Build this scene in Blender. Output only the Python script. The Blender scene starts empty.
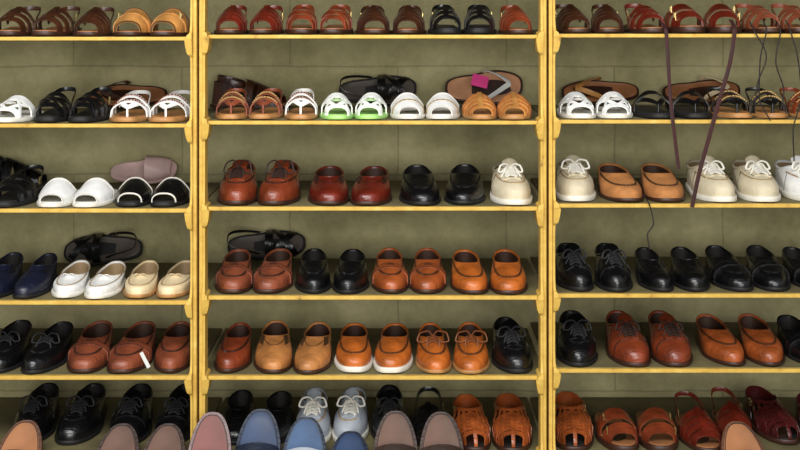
import bpy, bmesh, math, random
import numpy as np
from mathutils import Matrix, Vector
random.seed(7)
rs = np.random.RandomState(3)
PX = .0025; D = 3.0; HOR = 0
def X(px): return (px-400)*PX
def Z(py): return (450-py)*PX
def PT(px, py, y):
    k = (D+y)/D; return ((px-400)*PX*k, y, Z(HOR)-(py-HOR)*PX*k)
scene = bpy.context.scene
COL = scene.collection
scene.view_settings.view_transform = 'Standard'
WALL_Y = .44

# ------------------------------------------------------------------ materials
def lin(h):
    h = h.lstrip('#'); r = []
    for i in (0, 2, 4):
        c = int(h[i:i+2], 16)/255
        r.append(c/12.92 if c <= .04045 else ((c+.055)/1.055)**2.4)
    return r
MATS = {}
def mat(hexc, rough=.35, coat=.35, var=.35, scale=30, bump=.08, bscale=350, kind='leather', crease=0.):
    key = (hexc, rough, coat, var, scale, bump, bscale, crease)
    if key in MATS: return MATS[key]
    m = bpy.data.materials.new(kind+'_'+hexc.strip('#')); m.use_nodes = True
    nt = m.node_tree; b = nt.nodes['Principled BSDF']; N = nt.nodes.new; K = nt.links.new
    tc = N('ShaderNodeTexCoord'); n1 = N('ShaderNodeTexNoise'); n1.inputs['Scale'].default_value = scale
    n1.inputs['Detail'].default_value = 5
    K(tc.outputs['Object'], n1.inputs['Vector'])
    cr = N('ShaderNodeValToRGB'); c = lin(hexc)
    cr.color_ramp.elements[0].position = .3; cr.color_ramp.elements[1].position = .7
    cr.color_ramp.elements[0].color = [x*(1-var) for x in c]+[1]
    cr.color_ramp.elements[1].color = [min(1, x*(1+var*.45)) for x in c]+[1]
    K(n1.outputs['Fac'], cr.inputs['Fac']); K(cr.outputs['Color'], b.inputs['Base Color'])
    n2 = N('ShaderNodeTexNoise'); n2.inputs['Scale'].default_value = bscale; n2.inputs['Detail'].default_value = 3
    K(tc.outputs['Object'], n2.inputs['Vector'])
    bp = N('ShaderNodeBump'); bp.inputs['Strength'].default_value = bump; bp.inputs['Distance'].default_value = .002
    K(n2.outputs['Fac'], bp.inputs['Height'])
    if crease > 0:
        mp = N('ShaderNodeMapping'); mp.inputs['Scale'].default_value = (20, 62, 34); K(tc.outputs['Object'], mp.inputs['Vector'])
        n3 = N('ShaderNodeTexNoise'); n3.inputs['Scale'].default_value = 1.2; n3.inputs['Detail'].default_value = 2; n3.inputs['Distortion'].default_value = .8
        K(mp.outputs['Vector'], n3.inputs['Vector'])
        b2 = N('ShaderNodeBump'); b2.inputs['Strength'].default_value = crease; b2.inputs['Distance'].default_value = .008
        K(n3.outputs['Fac'], b2.inputs['Height']); K(bp.outputs['Normal'], b2.inputs['Normal']); K(b2.outputs['Normal'], b.inputs['Normal'])
    else: K(bp.outputs['Normal'], b.inputs['Normal'])
    mr = N('ShaderNodeMapRange'); mr.inputs['To Min'].default_value = rough*.8; mr.inputs['To Max'].default_value = min(1, rough*1.25)
    K(n1.outputs['Fac'], mr.inputs['Value']); K(mr.outputs['Result'], b.inputs['Roughness'])
    b.inputs['Coat Weight'].default_value = coat; b.inputs['Coat Roughness'].default_value = .2
    MATS[key] = m; return m

C = {
 'blk': ('#08080b', 'black leather', .33, .4), 'nav': ('#12162a', 'dark navy leather', .4, .2),
 'brn': ('#80371c', 'brown leather', .38, .3), 'red': ('#6a2012', 'reddish-brown leather', .34, .4),
 'org': ('#bd6424', 'orange-tan leather', .4, .3), 'tan': ('#b67840', 'tan leather', .48, .15),
 'cog': ('#9f4f22', 'cognac leather', .4, .3),
 'sue': ('#b3763f', 'light tan suede', .8, 0), 'gld': ('#c58a48', 'golden tan leather', .45, .2),
 'cht': ('#87452b', 'chestnut brown leather', .46, .2),
 'dbr': ('#40200f', 'dark brown leather', .4, .3), 'wht': ('#ecece9', 'white leather', .45, .15),
 'crm': ('#e4cfa6', 'cream leather', .5, .1), 'owt': ('#cdc1a4', 'off-white canvas', .7, 0),
 'grn': ('#eef0ea', 'white and pale green', .45, .1), 'blu': ('#15233a', 'slate blue leather', .5, .15),
 'tau': ('#3d2a22', 'taupe leather', .5, .1), 'mar': ('#4c1515', 'maroon leather', .38, .3),
 'pch': ('#5e3820', 'peach-tan leather', .5, .1), 'pnk': ('#dcb9b4', 'pale pink leather', .5, .1),
 'gry': ('#a4aab2', 'pale grey leather', .5, .1)}
def cm(k):
    h, w, r, c = C[k]
    if k in ('blk', 'nav'): return mat(h, r, c, .3, crease=.4)
    if k == 'owt': return mat(h, r, c, .14, 30, .35, 600, crease=.3)
    if k in ('wht', 'crm', 'grn', 'pnk', 'gry'): return mat(h, r, c, .12, crease=.18)
    if k == 'sue': return mat(h, r, c, .25, 40, .4, 500, crease=.2)
    return mat(h, r, c, .6, 15, crease=.42)
RUB_BLK = mat('#0b0a0a', .6, 0, .2, kind='rubber'); RUB_WHT = mat('#dcd8cc', .55, 0, .1, kind='rubber')
RUB_BRN = mat('#34190c', .5, .1, .3, kind='rubber'); RUB_TAN = mat('#a87a48', .5, .1, .3, kind='rubber')
GRN = mat('#9fd276', .5, .1, .1)
METAL = mat('#c9b478', .3, 0, .1, kind='metal'); METAL.node_tree.nodes['Principled BSDF'].inputs['Metallic'].default_value = 1
LIN_TAN = mat('#3d2416', .65, 0, .3, kind='lining'); LIN_DRK = mat('#110c0a', .7, 0, .3, kind='lining')
LIN_BEI = mat('#a08763', .6, 0, .2, kind='lining'); LIN_WHT = mat('#d2cfc7', .6, 0, .12, kind='lining')

# ------------------------------------------------------------------ mesh tools
class MB:
    def __init__(s): s.v = []; s.f = []
    def grid(s, P, cu=False, cv=False, flip=False):
        n, m = P.shape[:2]; o = len(s.v); s.v += [tuple(p) for p in P.reshape(-1, 3)]
        for i in range(n if cu else n-1):
            for j in range(m if cv else m-1):
                a = o+i*m+j; b = o+((i+1) % n)*m+j; c = o+((i+1) % n)*m+(j+1) % m; d = o+i*m+(j+1) % m
                s.f.append((a, d, c, b) if flip else (a, b, c, d))
        return o
    def cap(s, idx): s.f.append(tuple(idx))
    def plate(s, P, off=.0012, th=.0025, axis=None):
        gu = np.gradient(P, axis=0); gv = np.gradient(P, axis=1)
        n = np.cross(gu, gv); l = np.linalg.norm(n, axis=2, keepdims=True); n = n/np.maximum(l, 1e-9)
        a = np.array([0, 0, .012]) if axis is None else axis
        ref = P-a; ref[..., 1] *= .4
        if (n*ref).sum() < 0: n = -n; fl = True
        else: fl = False
        O = P+n*off; I = P+n*(off-th)
        a_, b_ = P.shape[:2]
        o1 = s.grid(O, flip=fl); o2 = s.grid(I, flip=not fl)
        per = [(i, 0) for i in range(a_)]+[(a_-1, j) for j in range(1, b_)]+[(i, b_-1) for i in range(a_-2, -1, -1)]+[(0, j) for j in range(b_-2, 0, -1)]
        for k in range(len(per)):
            p, q = per[k], per[(k+1) % len(per)]
            a1, b1 = o1+p[0]*b_+p[1], o1+q[0]*b_+q[1]; a2, b2 = o2+p[0]*b_+p[1], o2+q[0]*b_+q[1]
            s.f.append((a1, a2, b2, b1) if fl else (b1, b2, a2, a1))
    def sweep(s, pts, hw, ht, nrm, closed=False, k=8):
        pts = np.array(pts, float); n = len(pts)
        if closed: T = np.roll(pts, -1, 0)-np.roll(pts, 1, 0)
        else: T = np.gradient(pts, axis=0)
        T /= np.maximum(np.linalg.norm(T, axis=1, keepdims=True), 1e-9)
        nrm = np.array(nrm, float)
        if nrm.ndim == 1: nrm = np.tile(nrm, (n, 1))
        B = np.cross(T, nrm); B /= np.maximum(np.linalg.norm(B, axis=1, keepdims=True), 1e-9)
        Nn = np.cross(B, T)
        al = np.linspace(0, 2*np.pi, k, endpoint=False)+np.pi/k
        ca = np.sign(np.cos(al))*np.abs(np.cos(al))**.7; sa = np.sign(np.sin(al))*np.abs(np.sin(al))**.7
        hw = np.broadcast_to(np.array(hw, float), (n,)); ht = np.broadcast_to(np.array(ht, float), (n,))
        P = pts[:, None, :]+B[:, None, :]*(ca[None, :, None]*hw[:, None, None])+Nn[:, None, :]*(sa[None, :, None]*ht[:, None, None])
        o = s.grid(P, cu=closed, cv=True)
        if not closed:
            s.cap([o+j for j in range(k)]); s.cap([o+(n-1)*k+j for j in range(k)][::-1])
    def box(s, x0, x1, y0, y1, z0, z1):
        o = len(s.v)
        s.v += [(x, y, z) for z in (z0, z1) for y in (y0, y1) for x in (x0, x1)]
        for f in ((0, 2, 3, 1), (4, 5, 7, 6), (0, 1, 5, 4), (2, 6, 7, 3), (0, 4, 6, 2), (1, 3, 7, 5)): s.f.append(tuple(o+i for i in f))
    def mesh(s, name, m, smooth=True, ang=50):
        me = bpy.data.meshes.new(name); me.from_pydata(s.v, [], s.f)
        bm = bmesh.new(); bm.from_mesh(me); bmesh.ops.recalc_face_normals(bm, faces=bm.faces); bm.to_mesh(me); bm.free()
        if smooth:
            me.polygons.foreach_set('use_smooth', [True]*len(me.polygons))
            me.set_sharp_from_angle(angle=math.radians(ang))
        me.materials.append(m); me.update(); return me

def sm(x, xs, ys):
    x = np.asarray(x, float); xs = np.array(xs, float); ys = np.array(ys, float)
    d = np.diff(ys)/np.diff(xs); m = np.zeros(len(xs)); m[0] = d[0]; m[-1] = d[-1]
    for i in range(1, len(xs)-1): m[i] = 0 if d[i-1]*d[i] <= 0 else 2*d[i-1]*d[i]/(d[i-1]+d[i])
    i = np.clip(np.searchsorted(xs, x)-1, 0, len(xs)-2); h = xs[i+1]-xs[i]; t = np.clip((x-xs[i])/h, 0, 1)
    return (2*t**3-3*t**2+1)*ys[i]+(t**3-2*t**2+t)*h*m[i]+(-2*t**3+3*t**2)*ys[i+1]+(t**3-t**2)*h*m[i+1]

class Last:
    def __init__(s, W, side=1, L=None, p=.8, sole=.01, t0=.40, te=.975, wo=.62, zt=.066, zs=.052, zh=.068, toeH=.044, lift=0., spring=.004):
        s.W = W; s.L = L or min(.265, max(.235, W*2.7)); s.side = side; s.p = p; s.s = sole; s.t0 = t0; s.te = te; s.wo = wo
        s.zt = zt; s.zs = zs; s.zh = zh; s.toeH = toeH; s.lift = lift; s.spring = spring; s.cc = {}
    def bend(s, c): return s.side*s.W*.12*((1-c)**2-.3)
    def zb(s, c):
        q = np.clip((c-.42)/.28, 0, 1); return s.lift*(q*q*(3-2*q))+s.spring*np.clip(1-c/.22, 0, 1)**2
    def out(s, th, e=0.):
        th = np.asarray(th, float); c = (1-np.cos(th))/2; sn = np.sin(th)
        g = sm(c, [0, .15, .3, .5, .65, .85, 1], [1.0, 1.05, 1.07, .96, .86, .90, .96])
        x = s.W/2*np.sign(sn)*np.abs(sn)**s.p*g*(1+2*e/s.W)+s.bend(c)
        y = (-s.L/2+s.L*c)*(1+2*e/s.L); return x, y, c
    def S(s, th, v):
        th, v = np.broadcast_arrays(np.asarray(th, float), np.asarray(v, float))
        x0, y0, c = s.out(th, -.002); z0 = s.s+s.zb(c); sn = np.sin(th)
        t1 = s.t0+(s.te-s.t0)*c; y1 = -s.L/2+s.L*t1
        x1 = s.W/2*s.wo*np.sign(sn)*np.abs(sn)**.75*sm(c, [0, .3, .6, .85, 1], [.80, .94, 1, .98, .93])+s.bend(t1)
        z1 = s.s-.01+s.lift*np.clip(c*1.6, 0, 1)*.8+sm(c, [0, .12, .5, .8, 1], [s.zt, s.zt-.004, s.zs, s.zs+.004, s.zh])
        f = (1-c)**1.5
        h1 = s.toeH*1.2*f+.03*(1-f); b = .003+.003*f
        c1 = np.stack([x0+np.sin(th)*b, y0-np.cos(th)*b, z0+h1], -1)
        k = .15+.42*f
        c2 = np.stack([x1+(x0-x1)*k, y1+(y0-y1)*k, z1-(.006+.018*f)], -1)
        p0 = np.stack([x0, y0, z0], -1); p1 = np.stack([x1, y1, z1], -1); v = v[..., None]
        return (1-v)**3*p0+3*(1-v)**2*v*c1+3*(1-v)*v*v*c2+v**3*p1
    def N(s, th, v):
        th, v = np.broadcast_arrays(np.asarray(th, float), np.asarray(v, float)); v = np.clip(v, .01, .98)
        n = np.cross(s.S(th+.02, v)-s.S(th-.02, v), s.S(th, v+.01)-s.S(th, v-.01)); n /= np.maximum(np.linalg.norm(n, axis=-1, keepdims=True), 1e-9)
        ref = np.stack([np.sin(th), -np.cos(th)*.6, .7+0*th], -1); sg = np.sign((n*ref).sum(-1, keepdims=True)); return n*np.where(sg == 0, 1, sg)
    def Y(s, t): return -s.L/2+s.L*t
    def ythroat(s): return s.Y(s.t0)
    def the(s, y):
        c = np.clip((y+s.L/2)/s.L, .001, .999); return math.acos(1-2*c)
    def cross(s, y, n=23):
        y = round(float(y), 4); k = (y, n)
        if k in s.cc: return s.cc[k].copy()
        te = s.the(y); th = np.linspace(-te, te, n); vs = np.linspace(0, 1, 40)
        G = s.S(th[:, None], vs[None, :]); v = np.array([np.interp(y, np.maximum.accumulate(G[i, :, 1]+vs*1e-6), vs) for i in range(n)])
        s.cc[k] = s.S(th, v); return s.cc[k].copy()
    def pt(s, x, y):
        P = s.cross(y, 21); o = np.argsort(P[:, 0]); return np.array([x, y, np.interp(x, P[o, 0], P[o, 2])])

def upper_mesh(l, nt=56, nv=14):
    mb = MB(); th = np.linspace(0, 2*np.pi, nt, endpoint=False); v = np.linspace(0, 1, nv)
    P = l.S(th[:, None], v[None, :])
    ctr = P[:, -1].mean(0); p1 = P[:, -1]; d = ctr-p1; d[:, 2] = 0; d /= np.maximum(np.linalg.norm(d, axis=1, keepdims=True), 1e-6)
    r1 = p1+d*.0015+[0, 0, .0012]; r2 = p1+d*.0032; r3 = p1+d*.0034-[0, 0, .004]
    P = np.concatenate([P, r1[:, None], r2[:, None], r3[:, None]], 1)
    mb.grid(P, cu=True); return mb
def lining_mesh(l, nt=48):
    mb = MB(); th = np.linspace(0, 2*np.pi, nt, endpoint=False); p1 = l.S(th, np.ones(nt))
    ctr = p1.mean(0); d = ctr-p1; d[:, 2] = 0; d /= np.maximum(np.linalg.norm(d, axis=1, keepdims=True), 1e-6)
    a = p1+d*.003-[0, 0, .0005]
    t1 = (p1[:, 1]+l.L/2)/l.L; zb = l.s+l.zb(t1)+.004
    b = p1+d*.002; b[:, 2] = a[:, 2]*.5+zb*.5
    c = p1+d*.006; c[:, 2] = zb
    cc = np.tile(ctr, (nt, 1)); e = c*.4+cc*.6; e[:, 2] = l.s+l.zb((e[:, 1]+l.L/2)/l.L)+.004
    o = mb.grid(np.stack([a, b, c, e], 1), cu=True); mb.cap([o+i*4+3 for i in range(nt)]); return mb
def sole_mesh(l, e=.003, nt=56, th_=None):
    mb = MB(); th = np.linspace(0, 2*np.pi, nt, endpoint=False); s = th_ or l.s; R = []
    for ee, zz in ((e-.004, 0), (e-.001, .0), (e, .002), (e, s-.0015), (e-.001, s), (e-.006, s)):
        x, y, c = l.out(th, ee); R.append(np.stack([x, y, zz+l.zb(c)], -1))
    P = np.stack(R, 1); o = mb.grid(P, cu=True); m = P.shape[1]
    mb.cap([o+i*m for i in range(nt)]); mb.cap([o+i*m+m-1 for i in range(nt)][::-1]); return mb
def heel_mesh(l):
    mb = MB(); ts = math.acos(1-2*.70); th = np.linspace(ts, 2*np.pi-ts, 28); R = []
    for ee, zz in ((-.002, 0), (.001, .001), (.002, l.lift+.002)):
        x, y, c = l.out(th, ee); R.append(np.stack([x, y, np.full_like(x, zz)], -1))
    P = np.stack(R, 1); o = mb.grid(P, cu=True); n = len(th)
    mb.cap([o+i*3 for i in range(n)]); mb.cap([o+i*3+2 for i in range(n)][::-1]); return mb
def insole_mesh(l, z=.0008, e=-.004, cup=.003):
    mb = MB(); nt = 48; th = np.linspace(0, 2*np.pi, nt, endpoint=False); x, y, c = l.out(th, e); R = []
    for r, dz in ((1, -.0006), (1, cup*.6), (.96, cup), (.85, .0012), (.5, 0.0), (.06, 0)):
        yy = y*r; cc = (yy+l.L/2)/l.L; xx = (x-l.bend(c))*r+l.bend(cc); R.append(np.stack([xx, yy, l.s+l.zb(cc)+z+dz], -1))
    P = np.stack(R, 1); m = P.shape[1]; o = mb.grid(P, cu=True); mb.cap([o+i*m+m-1 for i in range(nt)]); return mb
def axisn(P, l):
    n = P-np.stack([np.zeros(len(P)), P[:, 1]+.01, np.full(len(P), .015)], -1); return n/np.linalg.norm(n, axis=1, keepdims=True)
def cross_strap(mb, l, ta, tb, off=.002, th=.0028, n=23, rows=5):
    ys = np.linspace(l.Y(ta), l.Y(tb), rows); mb.plate(np.stack([l.cross(y, n) for y in ys], 0), off, th)
def seamv(ths, v0, thm, pw, v1): return v0+(v1-v0)*np.abs(ths/thm)**pw
def seam(mb, l, v0=.40, thm=1.35, r=.0016, pw=2.2, v1=.97, off=.0004):
    ths = np.linspace(-thm, thm, 91); vv = seamv(ths, v0, thm, pw, v1); P = l.S(ths, vv); n = l.N(ths, vv)
    rr = r*(1+.45*np.sin(np.arange(91)*2.1)); mb.sweep(P+n*off, rr*1.15, rr, n, k=6)
def apron(mb, l, v0, thm=1.35, pw=2.2, v1=.97, off=.002):
    ths = np.linspace(-thm*.98, thm*.98, 41); vv = seamv(ths, v0, thm, pw, v1)
    mb.plate(np.stack([l.S(np.full(10, t), np.linspace(v, .995, 10)) for t, v in zip(ths, vv)], 0), off, off+.0005)
def heel_strap(mb, l, z=.05, ta=1.75, hw=.005, z0=.02):
    th = np.linspace(ta, 2*np.pi-ta, 30); x, y, c = l.out(th, -.004)
    q = np.clip(np.sin((th-ta)/(2*np.pi-2*ta)*np.pi), 0, 1)**.6
    P = np.stack([x, y, l.s+z0+(z-z0)*q], -1); n = np.stack([np.sin(th), -np.cos(th), 0*th], -1); mb.sweep(P, hw, .0014, n)
def buckle(mb, p, w=.007, h=.009, r=.0011, side=1):
    P = [(p[0], p[1]-w, p[2]-h), (p[0], p[1]+w, p[2]-h), (p[0], p[1]+w, p[2]+h), (p[0], p[1]-w, p[2]+h)]
    mb.sweep(P, r, r, (side, 0, .01), closed=True, k=6)

CACHE = {}
def laces(l, rows, y0, y1, hw, r=.0016, bow=True, seed=0, up=0.):
    mb = MB(); ys = np.linspace(y0, y1, rows)
    for i, y in enumerate(ys):
        xs = np.linspace(-hw, hw, 9)
        if i < rows-1 or not bow:
            for sg in ((1, -1) if i < rows-1 else (1,)):
                yy = np.linspace(y, ys[min(i+1, rows-1)], 9)[::sg]
                P = np.array([l.pt(a, b) for a, b in zip(xs, yy)]); P[:, 2] += .0042+.001*(sg > 0)+.0015*np.cos(xs/hw*1.5)
                mb.sweep(P, r*1.6, r*.75, (0, -.4, 1), k=6)
        else:
            P = np.array([l.pt(a, y) for a in xs]); P[:, 2] += .005; mb.sweep(P, r*1.6, r*.8, (0, -.4, 1), k=6)
    if bow:
        c = l.pt(0, y1)+[0, -.002, .007]
        k = (seed % 3)*.005; u = (seed % 3)*.003+up
        for sg in (1, -1):
            lp = [c+[0, 0, 0], c+[sg*.013, -.003, .008+u], c+[sg*(.024+k), -.008, .005+u*.9+sg*.2*u], c+[sg*(.031+k), -.014, -.010+u*.3], c+[sg*.024, -.015, -.012], c+[sg*.01, -.008, -.001], c]
            t = np.linspace(0, 6, 26); P = np.stack([sm(t, range(7), [q[a] for q in lp]) for a in range(3)], -1)
            mb.sweep(P, r, r*.9, (0, -.6, 1), k=6)
            en = [c, c+[sg*.010, -.012, .002], c+[sg*.016, -.026, -.008], c+[sg*(.026-k), -.038, -.022]]
            t = np.linspace(0, 3, 14); P = np.stack([sm(t, range(4), [q[a] for q in en]) for a in range(3)], -1)
            mb.sweep(P, r*.9, r*.8, (0, -.6, 1), k=6)
        mb.sweep([c+[-.004, 0, 0], c, c+[.004, 0, 0]], .004, .003, (0, -.5, 1), k=6)
    return mb

def closed_parts(l, mt, sole_m, lin_m, welt=.003):
    out = [('upper', upper_mesh(l).mesh('upper', mt), None), ('lining', lining_mesh(l).mesh('lining', lin_m), None),
           ('sole', sole_mesh(l, welt).mesh('sole', sole_m), None)]
    if l.lift > 0: out.append(('heel', heel_mesh(l).mesh('heel', sole_m), None))
    return out

def build(style, col, side, W, col2=None, seed=0):
    mt = cm(col); h = C[col][0]
    dark = mat('#'+''.join('%02x' % int(int(h[i:i+2], 16)*.42) for i in (1, 3, 5)), .5, .1, .2, kind='thread')
    m2 = cm(col2) if col2 else mt
    light = col in ('wht', 'owt', 'crm', 'gry', 'grn')
    solem = RUB_WHT if col in ('wht', 'owt', 'gry') else (RUB_TAN if col == 'crm' else (RUB_BLK if col in ('blk', 'nav') else RUB_BRN))
    linm = LIN_BEI if light else (LIN_DRK if col in ('blk', 'nav') else LIN_TAN)
    seed = seed % 3; parts = []
    def add(name, mb, m, lab=None, ang=50): parts.append((name, mb.mesh(name, m, ang=ang), lab))
    if style in ('penny', 'venetian', 'slip', 'boat', 'whitesole', 'flatmoc'):
        flat = style == 'flatmoc'
        dz = (seed-1)*.002
        l = Last(W, side, t0=(.46+.03*(seed-1)) if not flat else .36, wo=.76 if not flat else .82, zt=.061+dz if not flat else .046, zs=.048 if not flat else .038, zh=.060+dz if not flat else .050,
                 toeH=(.029, .034, .026)[seed] if not flat else .028, lift=0 if style in ('whitesole', 'flatmoc') else .010, sole=.013 if style == 'whitesole' else .008, p=(.70, .96, .82)[seed])
        if style == 'whitesole': solem = RUB_WHT
        if style == 'boat' and col == 'org': solem = RUB_TAN
        parts += closed_parts(l, mt, solem, linm)
        if style != 'slip' and not flat:
            v0 = (.50, .58, .54)[seed]
            mb = MB(); apron(mb, l, v0); add('apron', mb, mt)
            mb = MB(); seam(mb, l, v0=v0, r=.0021, off=.001); add('apron_seam', mb, dark, 'raised puckered apron seam')
        if flat: mb = MB(); seam(mb, l, v0=.42, r=.0013); add('apron_seam', mb, dark if not light else LIN_BEI)
        if style == 'penny':
            mb = MB(); cross_strap(mb, l, .325, .41, .0042, .0035, rows=4); add('saddle_strap', mb, mt)
            for t in (.328, .407):
                mb = MB(); P = l.cross(l.Y(t), 27); n = axisn(P, l); mb.sweep(P+n*.0042, .0009, .0008, n, k=6); add('strap_stitching', mb, dark)
            mb = MB(); P = [l.pt(l.bend(.38)+x, l.Y(.368)) + np.array([0, 0, .0055]) for x in np.linspace(-.010, .010, 5)]; mb.sweep(P, [.001, .0035, .0022, .0035, .001], .0008, (0, -.4, 1), k=6); add('strap_slot', mb, dark)
        if style == 'slip':
            for sg in (1, -1):
                mb = MB(); ys = np.linspace(0.03, .97, 12); th_ = np.full(12, sg*1.25)+sg*.2*np.sin(ys*3); Q = l.S(th_, ys); mb.sweep(Q, .0013, .0013, l.N(th_, ys), k=6); add('side_seam', mb, dark)
                mb = MB(); R = [l.S(np.linspace(sg*.75, sg*1.15, 5), np.full(5, v)) for v in np.linspace(.72, .99, 6)]; mb.plate(np.array(R), .0012, .002); add('elastic_gore', mb, dark)
            mb = MB(); ths = np.linspace(-.7, .7, 25); P = l.S(ths, .80+.1*(ths/.7)**2); n = axisn(P, l); mb.sweep(P, .0012, .0012, n, k=6); add('vamp_stitching', mb, dark)
        mb = MB(); ths = np.linspace(0, 2*np.pi, 60, endpoint=False); P = l.S(ths, np.full(60, 1.)); mb.sweep(P+[0, 0, .0005], .0015, .0014, (0, 0, 1), closed=True, k=6); add('collar_binding', mb, LIN_BEI if (flat and light) else mt)
        if style == 'boat':
            y1 = l.ythroat()-.004; add('laces', laces(l, 3, y1-.026, y1, .015, .0018, True, seed), mat('#7a4420', .6, 0, .2, kind='cord') if col == 'org' else mat('#1c1c1f', .7, 0, .1, kind='cord'))
        if flat:
            c = l.pt(0, l.ythroat()-.005)+[0, 0, .003]; mb = MB()
            for sg in (1, -1):
                P = [c+[sg*.001, 0, 0], c+[sg*.008, -.005, .003], c+[sg*.014, -.003, .001], c+[sg*.008, .002, .001], c]
                t = np.linspace(0, 4, 14); mb.sweep(np.stack([sm(t, range(5), [q[a] for q in P]) for a in range(3)], -1), .0014, .001, (0, 0, 1), k=6)
            add('bow', mb, mt)
    elif style in ('derby', 'sneaker', 'oxford'):
        l = Last(W, side, t0=.47, wo=.72, zt=.075, zs=.054 if style != 'sneaker' else .058, zh=.067, toeH=.034, lift=.012 if style != 'sneaker' else .004, sole=.009 if style != 'sneaker' else .013, p=.80 if style != 'oxford' else 1.0)
        parts += closed_parts(l, mt, solem, linm)
        y1 = l.ythroat()-.002; y0 = y1-.058
        for sg in (1, -1):
            R = []
            for y in np.linspace(y0-.004, y1, 7):
                hwid = .024+(y-y0)*.12; xs = np.linspace(.006, hwid, 6)*sg; R.append([l.pt(x, y) for x in xs])
            mb2 = MB(); mb2.plate(np.array(R), .0026, .0031); add('lace_facing', mb2, mt)
            mb2 = MB(); R = np.array(R); mb2.sweep(R[:, -1]+[0, -.0005, .002], .0008, .0008, (0, -.3, 1), k=6); add('facing_stitching', mb2, dark)
        mb = MB(); u = np.linspace(0, 1, 7); R = []
        for q in u:
            hh = .017+.003*q-.012*max(0, q-.8)
            R.append([(x, y1-.012+.04*q, l.zt+l.s-.012+.024*q**.9-24*x*x) for x in np.linspace(-hh, hh, 9)])
        mb.plate(np.array(R), .001, .003); add('tongue', mb, mt)
        lm = {'owt': RUB_WHT, 'wht': RUB_WHT, 'gry': RUB_WHT, 'blk': mat('#1c1c1f', .7, 0, .1, kind='cord')}.get(col, mat('#2a140a', .7, 0, .2, kind='cord'))
        add('laces', laces(l, 5, y0, y1-.004, .015, .002 if style != 'sneaker' else .0024, True, seed, .010 if (col == 'brn' and seed == 1) else 0), lm)
        if style == 'sneaker':
            mb = MB(); seam(mb, l, .50, 1.1, .0016, 2.4, .8); add('toe_stitching', mb, LIN_BEI)
        elif seed != 1:
            for t, r in ((.23, .0014), (.244, .0009)):
                mb = MB(); P = l.cross(l.Y(t), 31); mb.sweep(P, r, r, axisn(P, l), k=6); add('toe_cap_seam', mb, dark)
        else:
            mb = MB(); apron(mb, l, .54, 1.2, 2.2, .8, .0015); add('apron', mb, mt)
            mb = MB(); seam(mb, l, .54, 1.2, .0018, 2.2, .8, .001); add('apron_seam', mb, dark)
        for sg in (1, -1):
            mb = MB(); ys = np.linspace(0.0, .8, 14); Q = l.S(sg*(1.5-.55*ys), ys); mb.sweep(Q, .0013, .0012, l.N(sg*(1.5-.55*ys), ys), k=6); add('side_seam', mb, dark)
        ths = np.linspace(.5, 2*np.pi-.5, 50); P = l.S(ths, np.full(50, .99)); mb = MB(); mb.sweep(P, .0032, .0025, axisn(P, l), k=8); add('padded_collar', mb, mt)
    elif style == 'fisherman':
        l = Last(W, side, t0=.50, wo=.76, zt=.068, zs=.052, zh=.062, toeH=.036, lift=.008, sole=.011, p=.70)
        add('sole', sole_mesh(l, .003), solem); add('insole', insole_mesh(l), LIN_DRK)
        add('heel', heel_mesh(l), solem)
        for i in range(6):
            ta = .065+i*.067; mb = MB(); cross_strap(mb, l, ta, ta+.045, .0010, .0025, rows=5, n=29); add('strap', mb, mt)
        vs = np.linspace(.02, .97, 40)
        for t, ph, w in ((0, 0, .006), (.42, 3.1, .0048), (-.42, 3.1, .0048), (.82, 0, .0045), (-.82, 0, .0045), (1.2, 3.1, .0042), (-1.2, 3.1, .0042)):
            th_ = np.full(40, t); Q = l.S(th_, vs); n = l.N(th_, vs)
            mb = MB(); mb.sweep(Q+n*(.0022+.0011*np.sin(vs*20+ph))[:, None], w*(.75+.25*vs), .0012, n); add('woven_strap' if t else 'center_strap', mb, mt)
        th = np.linspace(1.7, 2*np.pi-1.7, 31); R = [l.S(th, np.full(31, v)) for v in np.linspace(0, 1, 7)]; mb = MB(); mb.plate(np.array(R), .001, .003); add('heel_counter', mb, mt)
        ths = np.linspace(-1.75, 1.75, 31); mb = MB(); P = l.S(ths, np.full(31, .97)); mb.sweep(P+l.N(ths, .97+0*ths)*.003, .0055, .0016, l.N(ths, .97+0*ths)); add('instep_strap', mb, mt)
        mb = MB(); buckle(mb, l.S(np.array(side*-1.3), np.array(.9))+np.array([side*-.003, 0, 0]), side=side); add('buckle', mb, METAL)
    else:
        thick = {'tiltslide': .013, 'strappy': .011, 'twostrap': .015}.get(style, .009)
        hi = style in ('strappy', 'huarache', 'twostrap', 'wide')
        bk = style in ('backslide', 'backthong', 'backcross'); cg = style == 'cage'; tl = style == 'tiltslide'
        l = Last(W, 0 if tl else side, L=.283 if tl else ((.18 if style == 'backslide' else .215) if bk else (.225 if cg else None)), t0=.52, wo=.72, zt=.073 if hi else (.078 if cg else (.062 if tl or bk else .066)), zs=.050 if hi else .045, zh=.06, toeH=.022 if hi else .017, sole=thick, p=.68 if not tl else .74, lift=.006 if style == 'strappy' else 0, spring=.003)
        ins = {'grn': GRN, 'wht': LIN_WHT, 'blk': mat('#1c1a1a', .6, 0, .2, kind='insole'), 'blu': mat('#22385a', .5, .1, .45, 9, kind='insole'),
               'mar': mat('#7a4a44', .6, 0, .35, 10, kind='insole'), 'tau': mat('#654a3d', .6, 0, .4, 9, kind='insole'), 'pch': mat('#a06a42', .6, 0, .3, 10, kind='insole'), 'gry': mat('#41597a', .6, 0, .4, 9, kind='insole')}.get(col, mat('#96613a', .55, .1, .2, kind='insole'))
        if col2: ins = mat('#c48d66', .6, 0, .2, kind='insole') if col2 == 'pch' else m2
        if style == 'backcross': ins = mat('#4a423a', .6, 0, .2, kind='insole')
        if style in ('slide', 'cutout') and col in ('wht', 'grn'): solem = RUB_WHT if col == 'wht' else GRN
        if style in ('beaded', 'knit'): solem = RUB_TAN; ins = mat('#b9824a', .55, .1, .25, kind='insole')
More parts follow.
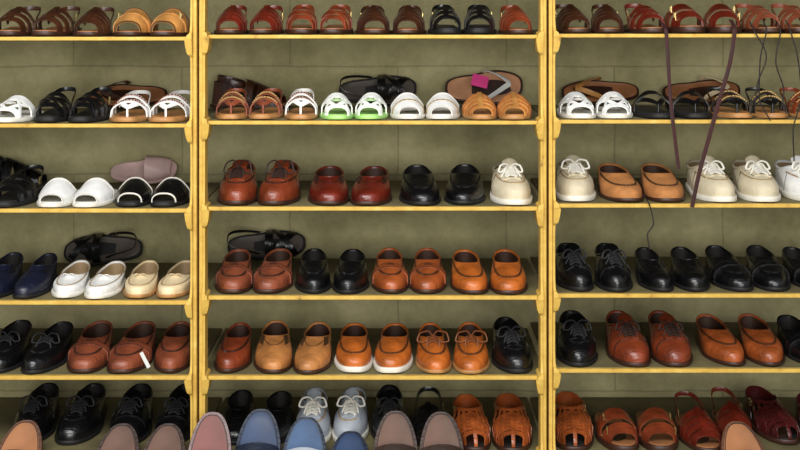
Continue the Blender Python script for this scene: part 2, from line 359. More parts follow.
        if tl: solem = mt if col != 'gry' else cm('blu')
        if style == 'backslide': solem = mt
        if style == 'backthong': solem = RUB_BRN
        add('sole', sole_mesh(l, .003), solem); add('insole', insole_mesh(l), ins)
        if tl:
            mb = MB(); th = np.linspace(0, 2*np.pi, 64, endpoint=False); x, y, c = l.out(th, -.006); mb.sweep(np.stack([x, y, l.s+l.zb(c)+.0035], -1), .0011, .0010, (0, 0, 1), closed=True, k=6); add('footbed_stitching', mb, dark)
        if l.lift > 0: add('heel', heel_mesh(l), solem)
        if style in ('slide', 'band', 'bandtrim', 'wide', 'backslide'):
            a, b = {'wide': (.08, .48)}.get(style, (.08, .44))
            mb = MB(); cross_strap(mb, l, a, b, .0015, .003, rows=12, n=29); add('strap', mb, mt)
            bm_ = {'grn': GRN, 'wht': LIN_WHT}.get(col, dark if col != 'pnk' else mt)
            if style == 'bandtrim': bm_ = RUB_WHT
            for t in (a+.003, b-.003):
                mb = MB(); P = l.cross(l.Y(t), 31); n = axisn(P, l); mb.sweep(P+n*.0018, .0024, .0017, n, k=6); add('strap_binding', mb, bm_)
            if style == 'wide':
                mb = MB(); P = l.cross(l.Y(.30), 31); n = axisn(P, l); mb.sweep(P+n*.003, .006, .0015, n, k=6); add('buckled_strap', mb, mt)
                mb = MB(); buckle(mb, l.pt(-side*l.W*.28, l.Y(.3))+[-side*.004, -.002, .004], side=side); add('buckle', mb, METAL)
            if style == 'slide':
                mb = MB(); P = l.cross(l.Y(.25), 31); n = axisn(P, l); mb.sweep(P+n*.002, .0032+.001*np.sin(np.arange(31)*1.7), .0016, n, k=6); add('plaited_trim', mb, LIN_BEI)
        elif style == 'cutout':
            for ta, tb in ((.08, .15), (.34, .46)):
                mb = MB(); cross_strap(mb, l, ta, tb, .0015, .003, rows=6, n=29); add('cross_strap', mb, mt)
            for sg in (1, -1):
                for u0, u1, w in ((.2, .95, .0052), (.92, .2, .0052)):
                    mb = MB(); R = []
                    for q in np.linspace(0, 1, 9):
                        y = l.Y(.13+.24*q); P = l.cross(y, 21); xe = np.abs(P[:, 0]-l.bend(.3)).max(); R.append(l.pt(l.bend(.3)+sg*xe*(u0+(u1-u0)*q)*.92, y))
                    R = np.array(R); mb.sweep(R+axisn(R, l)*.001, w, .0013, axisn(R, l)); add('lattice_strap', mb, mt)
            mb = MB(); c0 = l.Y(.24); o = l.pt(l.bend(.3), c0)+[0, -.001, .0045]
            R = np.array([[o+[rr*math.cos(a)*(1+.12*math.cos(6*a)), rr*math.sin(a)*1.2*(1+.12*math.cos(6*a)), .002*(1-rr/.014)-.003*(rr/.014)**2] for a in np.linspace(0, 6.2832, 37)] for rr in (.001, .005, .010, .014)]); mb.plate(R, .0008, .0016, axis=np.array([0, 0, 0])); add('rosette', mb, mat('#b5d69c', .5, 0, .1) if col == 'grn' else LIN_WHT)
        elif style == 'knit':
            for ta in (.075, .175, .275, .375):
                mb = MB(); cross_strap(mb, l, ta, ta+.062, .0015, .003, rows=4, n=27); add('strap', mb, mt)
                mb = MB(); P = l.cross(l.Y(ta+.031), 41); n = axisn(P, l); mb.sweep(P+n*.0026, .0033+.0014*np.sin(np.arange(41)*1.6), .0018, n, k=6); add('braid', mb, mat('#a5652c', .6, 0, .2))
            mb = MB(); R = [[l.pt(l.bend(.3)+x, y) for x in np.linspace(-.006, .006, 4)] for y in np.linspace(l.Y(.08), l.Y(.44), 9)]; mb.plate(np.array(R), .005, .003); add('center_strap', mb, mt)
        elif style in ('tiltslide', 'twostrap'):
            for ta, tb in (((.36, .50),) if tl else ((.09, .23), (.30, .46))):
                mb = MB(); cross_strap(mb, l, ta, tb, .0015, .003, rows=6, n=25); add('strap', mb, mt)
            if style == 'twostrap':
                for t in (.18, .38):
                    mb = MB(); buckle(mb, l.pt(-side*l.W*.3, l.Y(t))+[-side*.004, 0, .003], side=side); add('buckle', mb, METAL)
        elif style in ('thong', 'beaded', 'backthong'):
            for sg in (1, -1):
                mb = MB(); R = []
                for q in np.linspace(0, 1, 12):
                    y = l.Y(.17+.33*q**1.1); P = l.cross(y, 21); o = np.argsort(P[:, 0]); xe = P[o[-1], 0] if sg > 0 else P[o[0], 0]
                    x = l.bend(.17)*(1-q)+xe*q**.9*.99; R.append(l.pt(x, y)+[0, 0, -.004*(1-q)])
                R = np.array(R); mb.sweep(R, .0075, .0016, axisn(R, l)); add('strap', mb, mt)
            mb = MB(); q = l.pt(l.bend(.17), l.Y(.17)); mb.sweep([(q[0], q[1], l.s), (q[0], q[1], (q[2]+l.s)/2), (q[0], q[1], q[2]-.003)], .003, .003, (0, 1, 0)); add('toe_post', mb, mt)
            if style == 'thong':
                mb = MB(); cross_strap(mb, l, .40, .47, .003, .003, rows=3); add('instep_strap', mb, mt)
            if style == 'beaded':
                for ta in (.26, .40):
                    mb = MB(); cross_strap(mb, l, ta, ta+.075, .003, .003, rows=3); add('cross_strap', mb, mt)
                for t in (.295, .435):
                    mb = MB(); P = l.cross(l.Y(t), 17)[2:-2]; P = np.repeat(P, 3, 0)+np.tile([[-.0022, 0, 0], [0, 0, 0], [.0022, 0, 0]], (13, 1))+[0, -.001, .0048]
                    mb.sweep(P, np.tile([.0008, .003, .0008], 13), np.tile([.0008, .0026, .0008], 13), (0, 0, 1), k=6)
                    add('bead_strip', mb, mat('#7a3c1e', .4, .3, .1) if col == 'wht' else mat('#c9a46a', .4, .3, .1))
                mb = MB(); heel_strap(mb, l, .05); add('heel_strap', mb, mt)
        else:
            sets = {'strappy': ((.10, .18), (.24, .32), (.38, .46)), 'huarache': ((.075, .15), (.175, .25), (.275, .35), (.38, .47)), 'cage': ((.07, .19), (.26, .37), (.42, .52)), 'backcross': ((.40, .50),)}[style]
            for i, (ta, tb) in enumerate(sets):
                mb = MB(); cross_strap(mb, l, ta, tb, .0015, .003, n=25, rows=5); add('strap', mb, mt)
            if style == 'backcross' or (style == 'strappy' and seed == 1):
                wd = .010 if style == 'backcross' else .005
                for sg in (1, -1):
                    mb = MB(); R = []
                    for q in np.linspace(0, 1, 14):
                        y = l.Y(.12+.26*q); P = l.cross(y, 21); xe = np.abs(P[:, 0]-l.bend(.3)).max(); R.append(l.pt(l.bend(.3)+sg*xe*(.9-1.8*q)*.95, y))
                    R = np.array(R); mb.sweep(R+axisn(R, l)*(.002+.001*sg), wd, .0013, axisn(R, l)); add('crossed_strap', mb, mt)
            else:
                mb = MB(); R = []
                for y in np.linspace(l.Y(sets[0][0]), l.Y(sets[-1][1]+.03), 9): R.append([l.pt(l.bend(.3)+x, y) for x in np.linspace(-.007, .007, 4)])
                mb.plate(np.array(R), .0035, .003); add('center_strap', mb, mt)
            if cg:
                th = np.linspace(1.85, 2*np.pi-1.85, 25); R = []
                for q in np.linspace(0, 1, 6):
                    x, y, c = l.out(th, -.004-.006*q); R.append(np.stack([x, y, l.s+.001+(.052+.012*np.cos(th-np.pi))*q], -1))
                mb = MB(); mb.plate(np.array(R), .001, .0025, axis=np.array([0, l.Y(.7), .03])); add('heel_counter', mb, mt)
                mb = MB(); th = np.linspace(0, 6.2832, 30, endpoint=False); P = np.stack([np.sin(th)*.029, l.Y(.74)+np.cos(th)*.040, .074+.010*np.cos(th)], -1); mb.sweep(P, .008, .0014, np.stack([np.sin(th), np.cos(th), 0*th], -1), closed=True); add('ankle_strap', mb, mt)
            else:
                mb = MB(); heel_strap(mb, l, .058, hw=.006); add('heel_strap', mb, mt)
            mb = MB(); x, y, c = l.out(1.9, -.003); buckle(mb, (-side*abs(float(x))-side*.002, float(y), l.s+.034), side=side); add('buckle', mb, METAL)
    return l, parts

INFO = {
 'penny': ('loafer', 'shoe', 'loafer with saddle strap and stitched toe', 'loafers'),
 'venetian': ('loafer', 'shoe', 'loafer with plain stitched apron toe', 'loafers'),
 'slip': ('slip_on_shoe', 'shoe', 'plain smooth slip-on shoe', 'plain slip-on shoes'),
 'boat': ('boat_shoe', 'shoe', 'boat shoe with cord bow', 'boat shoes'),
 'whitesole': ('loafer', 'shoe', 'loafer with white rubber sole', 'loafers'),
 'flatmoc': ('moccasin', 'shoe', 'soft flat moccasin with small bow', 'soft moccasins'),
 'derby': ('lace_up_shoe', 'shoe', 'lace-up shoe with rounded toe', 'lace-up shoes'),
 'oxford': ('lace_up_shoe', 'shoe', 'narrow lace-up dress shoe', 'lace-up shoes'),
 'sneaker': ('lace_up_shoe', 'shoe', 'casual lace-up shoe with thick sole', 'lace-up shoes'),
 'fisherman': ('fisherman_sandal', 'sandal', 'fisherman sandal with woven straps', 'fisherman sandals'),
 'slide': ('slide_sandal', 'sandal', 'slide with wide plait-trimmed band', 'slides'),
 'cutout': ('slide_sandal', 'sandal', 'slide with cut-out lattice straps', 'slides'),
 'wide': ('slide_sandal', 'sandal', 'slide with wide buckled band', 'slides'),
 'band': ('slide_sandal', 'sandal', 'open-toed slide with smooth wide band', 'slides'),
 'backslide': ('slide_sandal', 'sandal', 'slide lying on its side against wall', 'slides'),
 'backcross': ('strappy_sandal', 'sandal', 'cross-strap sandal lying on side against wall', 'strappy sandals'),
 'bandtrim': ('slide_sandal', 'sandal', 'slide with wide white-edged band', 'slides'),
 'knit': ('slide_sandal', 'sandal', 'slide with braided straps', 'slides'),
 'tiltslide': ('slide_sandal', 'sandal', 'slide leaning toe-up against bottom shelf', 'leaning slides'),
 'twostrap': ('slide_sandal', 'sandal', 'two-strap slide with buckles', 'slides'),
 'thong': ('thong_sandal', 'sandal', 'thong sandal with slim straps', 'thong sandals'),
 'backthong': ('thong_sandal', 'sandal', 'thong sandal lying on its side against wall', 'thong sandals'),
 'beaded': ('beaded_sandal', 'sandal', 'sandal with beaded straps', 'beaded sandals'),
 'strappy': ('strappy_sandal', 'sandal', 'strappy sandal with heel strap', 'strappy sandals'),
 'huarache': ('strappy_sandal', 'sandal', 'sandal with many cross straps', 'strappy sandals'),
 'cage': ('strappy_sandal', 'sandal', 'sandal with ankle strap turned sideways behind', 'strappy sandals')}
ORD = ['top', 'second', 'third', 'fourth', 'fifth', 'bottom']

def place(style, col, side, W, mtx, row, col2=None, seed=0):
    Wq = math.floor(W/.002)*.002; key = (style, col, side, Wq, col2, seed % 3)
    if key not in CACHE: CACHE[key] = build(style, col, side, Wq, col2, seed)
    l, parts = CACHE[key]; nm, cat, ph, gp = INFO[style]
    root = bpy.data.objects.new(nm, None); COL.objects.link(root); root.empty_display_size = .03
    root.matrix_world = mtx(l) if callable(mtx) else mtx
    base = C[col][1]+' '+ph
    tail = ' on yellow shelf' if style not in ('cage', 'tiltslide') and not style.startswith('back') else ''
    if len((base+tail).split()) > 12: tail = ''
    root['label'] = base+tail
    root['category'] = cat; root['group'] = gp+' on the '+ORD[row]+' shelf'
    for n, me, lab in parts:
        o = bpy.data.objects.new(n, me); COL.objects.link(o); o.parent = root
        if lab: o['label'] = lab
    return root

# ------------------------------------------------------------------ shelves
SH = {'a': [37, 124, 209, 301, 376, 455], 'b': [35, 121, 207, 296, 376, 455], 'c': [34, 120, 204, 294, 369, 455]}
EDGE = {'a': (-50, 187), 'b': (208, 537), 'c': (558, 860)}
def bay(px): return 'a' if px < 198 else ('b' if px < 548 else 'c')
def shelfz(row, px): return Z(SH[bay(px)][row])
JOBS = []
def put(row, x0, x1, style, col, side, col2=None, dy=0., rot=None, wmax=42, seed=None):
    w = min(x1-x0, wmax); cx = (x0+x1)/2
    f = min(1, max(-1, (cx-400)/120.)); tc = cx+f*((x1-x0)-w)/2
    if row == 5 and (cx < 465 or 700 < cx < 780): dy += .048
    k = .965 if row in (2, 3, 4) else 1
    JOBS.append(dict(row=row, bay=bay(cx), x=X(tc-side*(.4 if k < 1 else 0))*1.025, W=w*PX*1.03*k-.003, style=style, col=col, side=side, col2=col2, dy=dy, rot=rot, seed=seed))
def pair(row, a, b, c, d, style, col, col2=None, **k):
    g = 1.0 if row in (2, 3, 4) else 0
    put(row, a+g, b+g, style, col, 1, col2, **k); put(row, c-g, d-g, style, col, -1, col2, **k)

pair(0, -8, 30, 36, 72, 'strappy', 'dbr'); put(0, 74, 110, 'huarache', 'dbr', 1)
pair(0, 112, 149, 150, 186, 'wide', 'gld')
pair(0, 210, 244, 246, 280, 'huarache', 'red'); pair(0, 286, 320, 321, 355, 'strappy', 'brn', seed=1)
pair(0, 357, 393, 394, 429, 'huarache', 'dbr'); pair(0, 431, 465, 466, 500, 'strappy', 'blk'); put(0, 502, 536, 'huarache', 'brn', 1)
pair(0, 558, 592, 593, 627, 'huarache', 'dbr'); put(0, 629, 664, 'strappy', 'red', 1)
pair(0, 667, 704, 705, 741, 'twostrap', 'red'); pair(0, 744, 777, 778, 812, 'strappy', 'cht', seed=1)
put(1, -4, 33, 'cutout', 'wht', -1); pair(1, 35, 69, 70, 104, 'strappy', 'blk', seed=1); pair(1, 107, 146, 147, 186, 'beaded', 'wht')
pair(1, 209, 244, 245, 279, 'beaded', 'cht'); put(1, 281, 316, 'beaded', 'wht', 1)
pair(1, 318, 353, 354, 389, 'cutout', 'grn'); pair(1, 391, 427, 427, 463, 'slide', 'wht'); pair(1, 465, 500, 501, 537, 'knit', 'gld')
pair(1, 561, 596, 597, 633, 'cutout', 'wht'); pair(1, 636, 673, 676, 713, 'thong', 'blk'); pair(1, 716, 751, 753, 788, 'beaded', 'blk'); put(1, 790, 826, 'beaded', 'brn', 1)
put(2, -8, 32, 'strappy', 'blk', -1); pair(2, 38, 75, 76, 113, 'band', 'wht', rot=-1); pair(2, 113, 149, 150, 187, 'bandtrim', 'blk', rot=-1)
pair(2, 215, 256, 258, 300, 'derby', 'brn', seed=1); pair(2, 306, 348, 351, 393, 'slip', 'red', seed=0); pair(2, 398, 440, 446, 488, 'venetian', 'blk', seed=2); put(2, 491, 534, 'sneaker', 'owt', 1)
put(2, 557, 598, 'sneaker', 'owt', -1); pair(2, 601, 644, 645, 687, 'venetian', 'sue', seed=0); pair(2, 694, 735, 740, 783, 'sneaker', 'owt'); put(2, 788, 828, 'sneaker', 'wht', 1)
pair(3, -14, 24, 25, 58, 'slip', 'nav'); pair(3, 55, 90, 86, 121, 'flatmoc', 'wht'); pair(3, 120, 154, 151, 186, 'flatmoc', 'crm')
pair(3, 208, 246, 250, 289, 'penny', 'cht', seed=0); pair(3, 292, 329, 332, 369, 'venetian', 'blk', seed=1); pair(3, 372, 409, 409, 446, 'penny', 'cog', seed=2); pair(3, 450, 488, 490, 529, 'venetian', 'org', seed=0)
pair(3, 557, 594, 597, 635, 'oxford', 'blk', seed=0); pair(3, 640, 674, 675, 712, 'slip', 'blk', seed=1); pair(3, 716, 755, 756, 795, 'penny', 'blk', seed=2); put(3, 792, 830, 'penny', 'blk', 1)
pair(4, -20, 25, 26, 66, 'boat', 'blk'); pair(4, 63, 107, 105, 148, 'penny', 'cht', seed=0); put(4, 151, 190, 'venetian', 'cht', 1, seed=1)
put(4, 207, 245, 'venetian', 'brn', -1, seed=1); pair(4, 248, 290, 287, 327, 'slip', 'tan', seed=2); pair(4, 327, 367, 369, 410, 'whitesole', 'org', seed=0); pair(4, 411, 449, 450, 489, 'boat', 'org', seed=2); put(4, 491, 534, 'derby', 'blk', 1, seed=1)
put(4, 556, 600, 'oxford', 'blk', -1, seed=1); pair(4, 609, 651, 653, 695, 'derby', 'brn', seed=0); pair(4, 706, 746, 747, 788, 'venetian', 'cog', seed=1); put(4, 790, 830, 'penny', 'blk', 1)
pair(5, 2, 48, 50, 96, 'derby', 'blk'); pair(5, 102, 146, 150, 190, 'derby', 'blk')
pair(5, 222, 260, 256, 294, 'slip', 'blk'); pair(5, 284, 322, 324, 361, 'sneaker', 'gry'); put(5, 364, 403, 'derby', 'blk', 1); put(5, 404, 443, 'strappy', 'blk', -1)
pair(5, 453, 492, 493, 533, 'fisherman', 'cog'); put(5, 548, 589, 'fisherman', 'cog', -1)
pair(5, 590, 630, 631, 672, 'twostrap', 'brn'); pair(5, 673, 713, 714, 752, 'huarache', 'red'); pair(5, 755, 796, 797, 838, 'fisherman', 'mar')

cnt = 0
for row in range(6):
    for b in 'abc':
        J = sorted([j for j in JOBS if j['row'] == row and j['bay'] == b], key=lambda j: j['x'])
        lo, hi = X(EDGE[b][0])+.001, X(EDGE[b][1])-.001
        for it in range(200):
            J[0]['x'] = max(J[0]['x'], lo+J[0]['W']/2+.004); J[-1]['x'] = min(J[-1]['x'], hi-J[-1]['W']/2-.004)
            bad = False
            for p, q in zip(J, J[1:]):
                G = .0125 if (p['style'] == 'fisherman' or q['style'] == 'fisherman') else .0098
                g = (p['W']+q['W'])/2+G-(q['x']-p['x'])
                if g > 1e-5: p['x'] -= g/2; q['x'] += g/2; bad = bad or g > .0004
            if not bad and J[0]['x']-J[0]['W']/2 > lo+.002 and J[-1]['x']+J[-1]['W']/2 < hi-.002: break
            if it % 20 == 19:
                for j in J: j['W'] *= .99
        for j in J:
            cnt += 1; z = Z(SH[b][row]); sd = j['side']
            if sd == 1 or j is J[0]: sseed = rs.randint(0, 3)
            r = math.radians(j['rot'] if j['rot'] is not None else rs.uniform(-1.4, 1.4)); yt = .002+rs.uniform(0, .014)+j['dy']
            def M(l, j=j, r=r, yt=yt, z=z): return Matrix.Translation((j['x'], yt+l.L/2, z+.0008)) @ Matrix.Rotation(r, 4, 'Z')
            place(j['style'], j['col'], sd, j['W'], M, row, j['col2'], sseed if j['seed'] is None else j['seed'])

ZLOW = -.130
def lean(x0, x1, col, side, top, ey=-.038):
    global cnt; cnt += 1
    W = (x1-x0)*PX*.98-.0078; cx = (x0+x1)/2; L = .287
    a = math.asin(min(.95, (Z(top)-ZLOW)/L))
    d = np.array([0, math.cos(a), math.sin(a)]); n = np.array([0, -math.sin(a), math.cos(a)])
    def M(l):
        E = np.array([X(cx)*(.99 if ey > -.05 else .975), ey, -.0135])+n*.002
        k = (ZLOW+.002-E[2])/math.sin(a)
        c = E+d*(k+L/2)
        return Matrix.Translation(c) @ Matrix.Rotation(a, 4, 'X') @ Matrix.Rotation(math.pi, 4, 'Z')
    place('tiltslide', col, side, W, M, 5, None, cnt)
for a in [(-4, 43, 'pch', 1, 430), (95, 141, 'tau', 1, 433), (142, 187, 'tau', -1, 433), (190, 234, 'mar', 1, 408, -.130), (235, 281, 'blu', -1, 419),
          (282, 327, 'gry', 1, 427), (328, 372, 'blu', -1, 439), (373, 418, 'tau', 1, 421), (419, 464, 'tau', -1, 422), (720, 766, 'pch', 1, 431)]: lean(*a)

def back(row, x0, x1, col, d, style, col2=None, a=66, W=.080):
    global cnt; cnt += 1
    cx = (x0+x1)/2; a = math.radians(a); sa, ca = math.sin(a), math.cos(a); z = shelfz(row, cx)
    R = Matrix(((0, d, 0), (-d*ca, 0, -sa), (-d*sa, 0, ca))).to_4x4()
    T = Matrix.Translation((X(cx)*1.12, WALL_Y-.008-W/2*ca-.004, z+(W/2+.004)*sa+.003))
    return place(style, col, 1, W, T @ R, row, col2, cnt)
def across(row, cx, col, style, rot, y=.362, side=1, W=.078):
    global cnt; cnt += 1; z = shelfz(row, cx)
    return place(style, col, side, W, Matrix.Translation((X(cx)*(D+y)/D, y, z+.0008)) @ Matrix.Rotation(math.radians(rot), 4, 'Z'), row, None, cnt)
back(1, 90, 160, 'dbr', 1, 'backthong', a=50, W=.074); across(1, 250, 'dbr', 'cage', 78); back(1, 340, 415, 'blk', -1, 'backcross'); back(1, 445, 525, 'wht', -1, 'backthong', 'pch', W=.096)
back(1, 570, 635, 'gld', 1, 'backthong', a=52, W=.074); back(1, 665, 745, 'crm', -1, 'backthong', a=52, W=.074)
across(2, 10, 'blk', 'cage', 80); back(2, 110, 172, 'pnk', -1, 'backslide', 'pnk', a=48, W=.074); back(3, 62, 138, 'blk', 1, 'backcross', W=.084, a=58); back(3, 228, 302, 'blk', -1, 'backcross', W=.080, a=58)

# ------------------------------------------------------------------ structure materials
def paint_mat():
    m = bpy.data.materials.new('worn_yellow_paint'); m.use_nodes = True; nt = m.node_tree; b = nt.nodes['Principled BSDF']; N = nt.nodes.new; K = nt.links.new
    tc = N('ShaderNodeTexCoord')
    n = N('ShaderNodeTexNoise'); n.inputs['Scale'].default_value = 30; n.inputs['Detail'].default_value = 7; n.inputs['Roughness'].default_value = .65; K(tc.outputs['Object'], n.inputs['Vector'])
    cr = N('ShaderNodeValToRGB'); e = cr.color_ramp.elements; e[0].position = .28; e[0].color = lin('#86682e')+[1]; e[1].position = .38; e[1].color = lin('#c49c42')+[1]
    x = e.new(.6); x.color = lin('#d2ad4e')+[1]; x = e.new(.78); x.color = lin('#dcc074')+[1]
    K(n.outputs['Fac'], cr.inputs['Fac']); K(cr.outputs['Color'], b.inputs['Base Color']); b.inputs['Roughness'].default_value = .7
    n2 = N('ShaderNodeTexNoise'); n2.inputs['Scale'].default_value = 60; K(tc.outputs['Object'], n2.inputs['Vector'])
    bp = N('ShaderNodeBump'); bp.inputs['Strength'].default_value = .3; bp.inputs['Distance'].default_value = .004; K(n2.outputs['Fac'], bp.inputs['Height']); K(bp.outputs['Normal'], b.inputs['Normal'])
    return m
YEL = paint_mat(); BOARD = mat('#6c6340', .8, 0, .4, 9, .3, 60, kind='board')
def wall_mat():
    m = bpy.data.materials.new('olive_plaster'); m.use_nodes = True; nt = m.node_tree; b = nt.nodes['Principled BSDF']; N = nt.nodes.new; K = nt.links.new
    tc = N('ShaderNodeTexCoord'); n = N('ShaderNodeTexNoise'); n.inputs['Scale'].default_value = 4.0; n.inputs['Detail'].default_value = 12; n.inputs['Roughness'].default_value = .7
    K(tc.outputs['Object'], n.inputs['Vector'])
    cr = N('ShaderNodeValToRGB'); e = cr.color_ramp.elements; e[0].position = .32; e[0].color = lin('#847d58')+[1]; e[1].position = .68; e[1].color = lin('#bdb489')+[1]; x = e.new(.5); x.color = lin('#a39b72')+[1]
    K(n.outputs['Fac'], cr.inputs['Fac'])
    mp = N('ShaderNodeMapping'); mp.inputs['Rotation'].default_value = (math.radians(90), 0, 0); K(tc.outputs['Object'], mp.inputs['Vector'])
    nd = N('ShaderNodeTexNoise'); nd.inputs['Scale'].default_value = 9; K(tc.outputs['Object'], nd.inputs['Vector'])
    va = N('ShaderNodeVectorMath'); va.operation = 'MULTIPLY_ADD'; va.inputs[1].default_value = (.01, .01, .01); K(nd.outputs['Color'], va.inputs[0]); K(mp.outputs['Vector'], va.inputs[2])
    br = N('ShaderNodeTexBrick'); br.inputs['Scale'].default_value = 1; br.inputs['Brick Width'].default_value = .62; br.inputs['Row Height'].default_value = .31; br.inputs['Mortar Size'].default_value = .0035
    br.inputs['Mortar Smooth'].default_value = .7; br.inputs['Color1'].default_value = (1, 1, 1, 1); br.inputs['Color2'].default_value = (.92, .92, .89, 1); br.inputs['Mortar'].default_value = (.5, .5, .46, 1)
    K(va.outputs[0], br.inputs['Vector'])
    mx = N('ShaderNodeMix'); mx.data_type = 'RGBA'; mx.blend_type = 'MULTIPLY'; mx.inputs['Factor'].default_value = .6; K(cr.outputs['Color'], mx.inputs['A']); K(br.outputs['Color'], mx.inputs['B'])
    K(mx.outputs['Result'], b.inputs['Base Color']); b.inputs['Roughness'].default_value = .9
    n2 = N('ShaderNodeTexNoise'); n2.inputs['Scale'].default_value = 50; n2.inputs['Detail'].default_value = 8; n2.inputs['Roughness'].default_value = .7; K(tc.outputs['Object'], n2.inputs['Vector'])
    bp = N('ShaderNodeBump'); bp.inputs['Strength'].default_value = .6; bp.inputs['Distance'].default_value = .006; K(n2.outputs['Fac'], bp.inputs['Height']); K(bp.outputs['Normal'], b.inputs['Normal'])
    return m

def bevel(o, w=.002):
    md = o.modifiers.new('bevel', 'BEVEL'); md.width = w; md.segments = 2; md.limit_method = 'ANGLE'
def unit(x0, x1, key, label):
    root = bpy.data.objects.new('shelving_unit', None); COL.objects.link(root); root.location = (X((x0+x1)/2), .2, -.45)
    root['label'] = label; root['category'] = 'shelf'; root['group'] = 'yellow shelving units'
    inv = Matrix.Translation((-X((x0+x1)/2), -.2, .45))
    def child(name, mb, m, bv=.0015):
        me = mb.mesh(name, m, smooth=False); me.transform(inv); o = bpy.data.objects.new(name, me); COL.objects.link(o); o.parent = root
        if bv: bevel(o, bv)
        return o
    t = 8.2*PX; a, b = X(x0), X(x1)
    for xa, xb, inner in ((a, a+t, 1), (b-t, b, -1)):
        mb = MB(); w0 = 4.2*PX
        if inner > 0: mb.box(xa+.0015, xa+w0, -.002, .06, -.45, 1.36)
        else: mb.box(xb-w0, xb-.0015, -.002, .06, -.45, 1.36)
        child('post', mb, YEL, .001)
        mb = MB(); zs = np.linspace(-.45, 1.36, 640); R = []
        levels = sorted([Z(v) for v in SH[key]]+[Z(-52), Z(540)])
        for z in zs:
            lo = max([q for q in levels if q <= z+.006] or [-.7]); hi = min([q for q in levels if q > z+.006] or [1.5]); u = (z-lo)/(hi-lo)
            e = sm(u, [-.05, .02, .04, .2, .5, .70, .78, .80, .90, 1], [.008, .006, .000, -.001, -.001, -.001, .000, .005, .010, .012])
            f = sm(u, [-.05, .04, .06, .30, .55, .76, .80, 1], [-.018, -.016, -.008, .0, .0, -.002, -.009, -.018])
            xi, xo = (xb+float(e)-.003, xa+w0+.0006) if inner > 0 else (xa-float(e)+.003, xb-w0-.0006)
            yy = float(f)-.004
            R.append([(xo, .04, z), (xo, yy, z), (xi, yy, z), (xi, .04, z)])
        o = mb.grid(np.array(R), cv=True); mb.cap([o, o+1, o+2, o+3]); n = len(zs)-1; mb.cap([o+n*4+3, o+n*4+2, o+n*4+1, o+n*4]); child('scalloped_upright', mb, YEL, 0)
    for py in SH[key]+[-52]:  # last is an unseen upper shelf, put in to shade the top row
        z = Z(py); mb = MB(); mb.box(a+.003, b-.003, .012, WALL_Y-.002, z-.009, z); child('shelf_board', mb, BOARD)
        mb = MB(); mb.box(a+t-.002, b-t+.002, -.004, .0115, z-.0088, z+.0003); child('shelf_edging', mb, YEL)
    mb = MB(); mb.box(a+.002, b-.002, -.38, WALL_Y-.004, ZLOW-.022, ZLOW-.002); child('low_shelf', mb, BOARD)
    return root
unit(-160, 197.3, 'a', 'yellow painted wooden shelving unit filled with sandals and loafers')
unit(198.7, 547, 'b', 'yellow painted wooden shelving unit of brown and black shoes')
unit(548.3, 900, 'c', 'yellow painted wooden shelving unit with hanging leather straps')

def struct(name, mb, m):
    me = mb.mesh(name, m, smooth=False); o = bpy.data.objects.new(name, me); COL.objects.link(o); o['kind'] = 'structure'; return o
mb = MB(); mb.box(-3, 3, WALL_Y, WALL_Y+.1, -.45, 2.2); struct('wall_back', mb, wall_mat())
mb = MB(); mb.box(-3, 3, -6, WALL_Y+.1, -.5, -.45); struct('floor', mb, mat('#8a8478', .85, 0, .3, 4, .4, 50, kind='pavement'))

def hang(pts, w, t, m, name, label, cat, grp, dy=0):
    p = np.array(pts, float); p[2:, 1] -= dy; n = len(p); tt = np.linspace(0, n-1, 60); P = np.stack([sm(tt, range(n), p[:, a]) for a in range(3)], -1)
    o0 = P[0].copy(); mb = MB(); mb.sweep(P-o0, w, t, (0.05, -1, .1), k=8); o = bpy.data.objects.new(name, mb.mesh(name, m)); o.location = o0; COL.objects.link(o)
    o['label'] = label; o['category'] = cat; o['group'] = grp
STR = mat('#340c09', .7, 0, .3)
def q(px, py, y=-.018): return (X(px), y, Z(py))
hang([q(664, 22, .03), q(665, 31, -.012), q(666.5, 60), q(669, 100), q(673, 135), q(677, 168)], .0048, .0009, STR, 'leather_strap', 'dark red leather strap hanging over the shelf edge', 'strap', 'hanging leather straps')
hang([q(734, 20, .03), q(733, 30, -.014), q(728, 60, -.022), q(718, 95, -.024), q(707, 135, -.024), q(697, 172, -.022), q(690, 206, -.02)], .0055, .0010, STR, 'leather_strap', 'long dark red leather strap hanging past lower shoes', 'strap', 'hanging leather straps')
LC = mat('#1c1210', .7, 0, .2)
for i, (pts, lb) in enumerate((([q(766, 22, .02), q(765, 31, -.012), q(758, 60), q(757, 95), q(768, 120)], 'thin dark cord hanging over the top shelf'),
                ([q(788, 20, .02), q(789, 31, -.012), q(795, 60), q(798, 95), q(790, 130), q(791, 160)], 'thin dark cord trailing past sandals'),
                ([q(780, 22, .02), q(779, 31, -.012), q(772, 60), q(780, 90), q(777, 110)], 'thin dark cord hanging over the top shelf'),
                ([q(752, 22, .02), q(753, 31, -.012), q(762, 56), q(753, 84), q(751, 104)], 'thin dark cord hanging over the top shelf'),
                ([q(645, 196, .03), q(648, 203, -.012), q(650, 220), q(644, 232), q(646, 246)], 'thin dark cord dangling below the third shelf'))):
    hang(pts, .0016, .0016, LC, 'cord', lb, 'cord', 'dangling cords', i*.006)
def tag(p, w, h, m, rot, label):
    mb = MB(); P = np.array([[(x, 0.002*math.sin(z*80), z) for x in np.linspace(-w/2, w/2, 3)] for z in np.linspace(-h/2, h/2, 6)]); mb.plate(P, .0002, .0004, axis=np.array([0, 1, 0]))
    o = bpy.data.objects.new('price_tag', mb.mesh('price_tag', m)); o.location = p; o.rotation_euler = rot; COL.objects.link(o); o['label'] = label; o['category'] = 'tag'; o['group'] = 'paper tags'
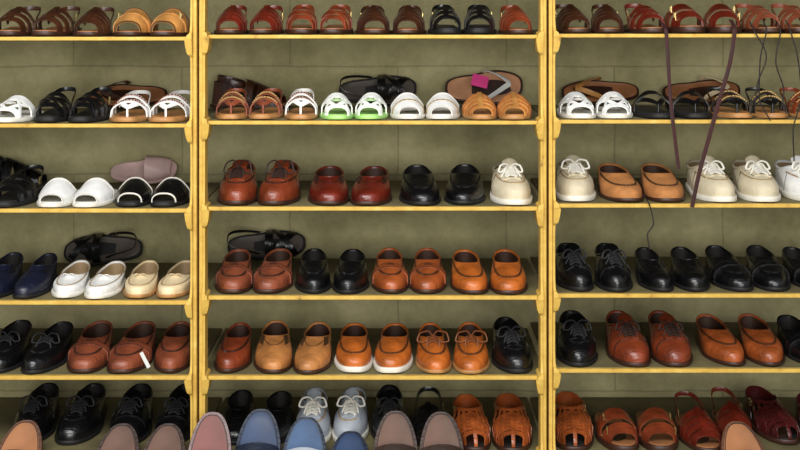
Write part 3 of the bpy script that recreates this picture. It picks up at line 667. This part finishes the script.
tag(PT(145, 360, -.004), .009, .042, mat('#c9c9c4', .8, 0, .05, kind='paper'), (-.3, -.4, .5), 'small white paper tag hanging from brown loafer')
tag(PT(480, 81, .336), .046, .036, mat('#e0408c', .6, 0, .1, kind='paper'), (-.4, .25, 0), 'bright pink paper tag on tan sandal')

# ------------------------------------------------------------------ camera, light
cam = bpy.data.cameras.new('camera'); co = bpy.data.objects.new('camera', cam); COL.objects.link(co); scene.camera = co
co.location = (0, -D, Z(HOR)); co.rotation_euler = (math.radians(90), 0, 0); cam.lens = 54; cam.sensor_width = 36; cam.shift_y = -(225-HOR)/800
def area(name, loc, tgt, sx, sy, e, col):
    L = bpy.data.lights.new(name, 'AREA'); L.shape = 'RECTANGLE'; L.size = sx; L.size_y = sy; L.energy = e; L.color = col
    o = bpy.data.objects.new(name, L); COL.objects.link(o); o.location = loc; o.rotation_euler = (Vector(tgt)-Vector(loc)).to_track_quat('-Z', 'Y').to_euler()
area('sky_light', (-.5, -2.1, 2.4), (0, .1, .5), 2.8, 1.0, 95, (1, .985, .96))
area('front_fill_light', (.3, -5.0, 1.3), (0, .3, .6), 3.8, 1.8, 155, (1, .985, .95))  # added soft frontal fill to brighten wall and shoes, not an actual lamp
w = bpy.data.worlds.new('world'); scene.world = w; w.use_nodes = True; nt = w.node_tree; bg = nt.nodes['Background']
tc = nt.nodes.new('ShaderNodeTexCoord'); sp = nt.nodes.new('ShaderNodeSeparateXYZ'); cr = nt.nodes.new('ShaderNodeValToRGB')
nt.links.new(tc.outputs['Generated'], sp.inputs[0]); mr = nt.nodes.new('ShaderNodeMapRange'); mr.inputs['From Min'].default_value = -1; nt.links.new(sp.outputs['Z'], mr.inputs['Value']); nt.links.new(mr.outputs['Result'], cr.inputs['Fac'])
e = cr.color_ramp.elements; e[0].position = .4; e[0].color = (.14, .13, .11, 1); e[1].position = .65; e[1].color = (.75, .80, .88, 1)
nt.links.new(cr.outputs['Color'], bg.inputs['Color']); bg.inputs['Strength'].default_value = .5
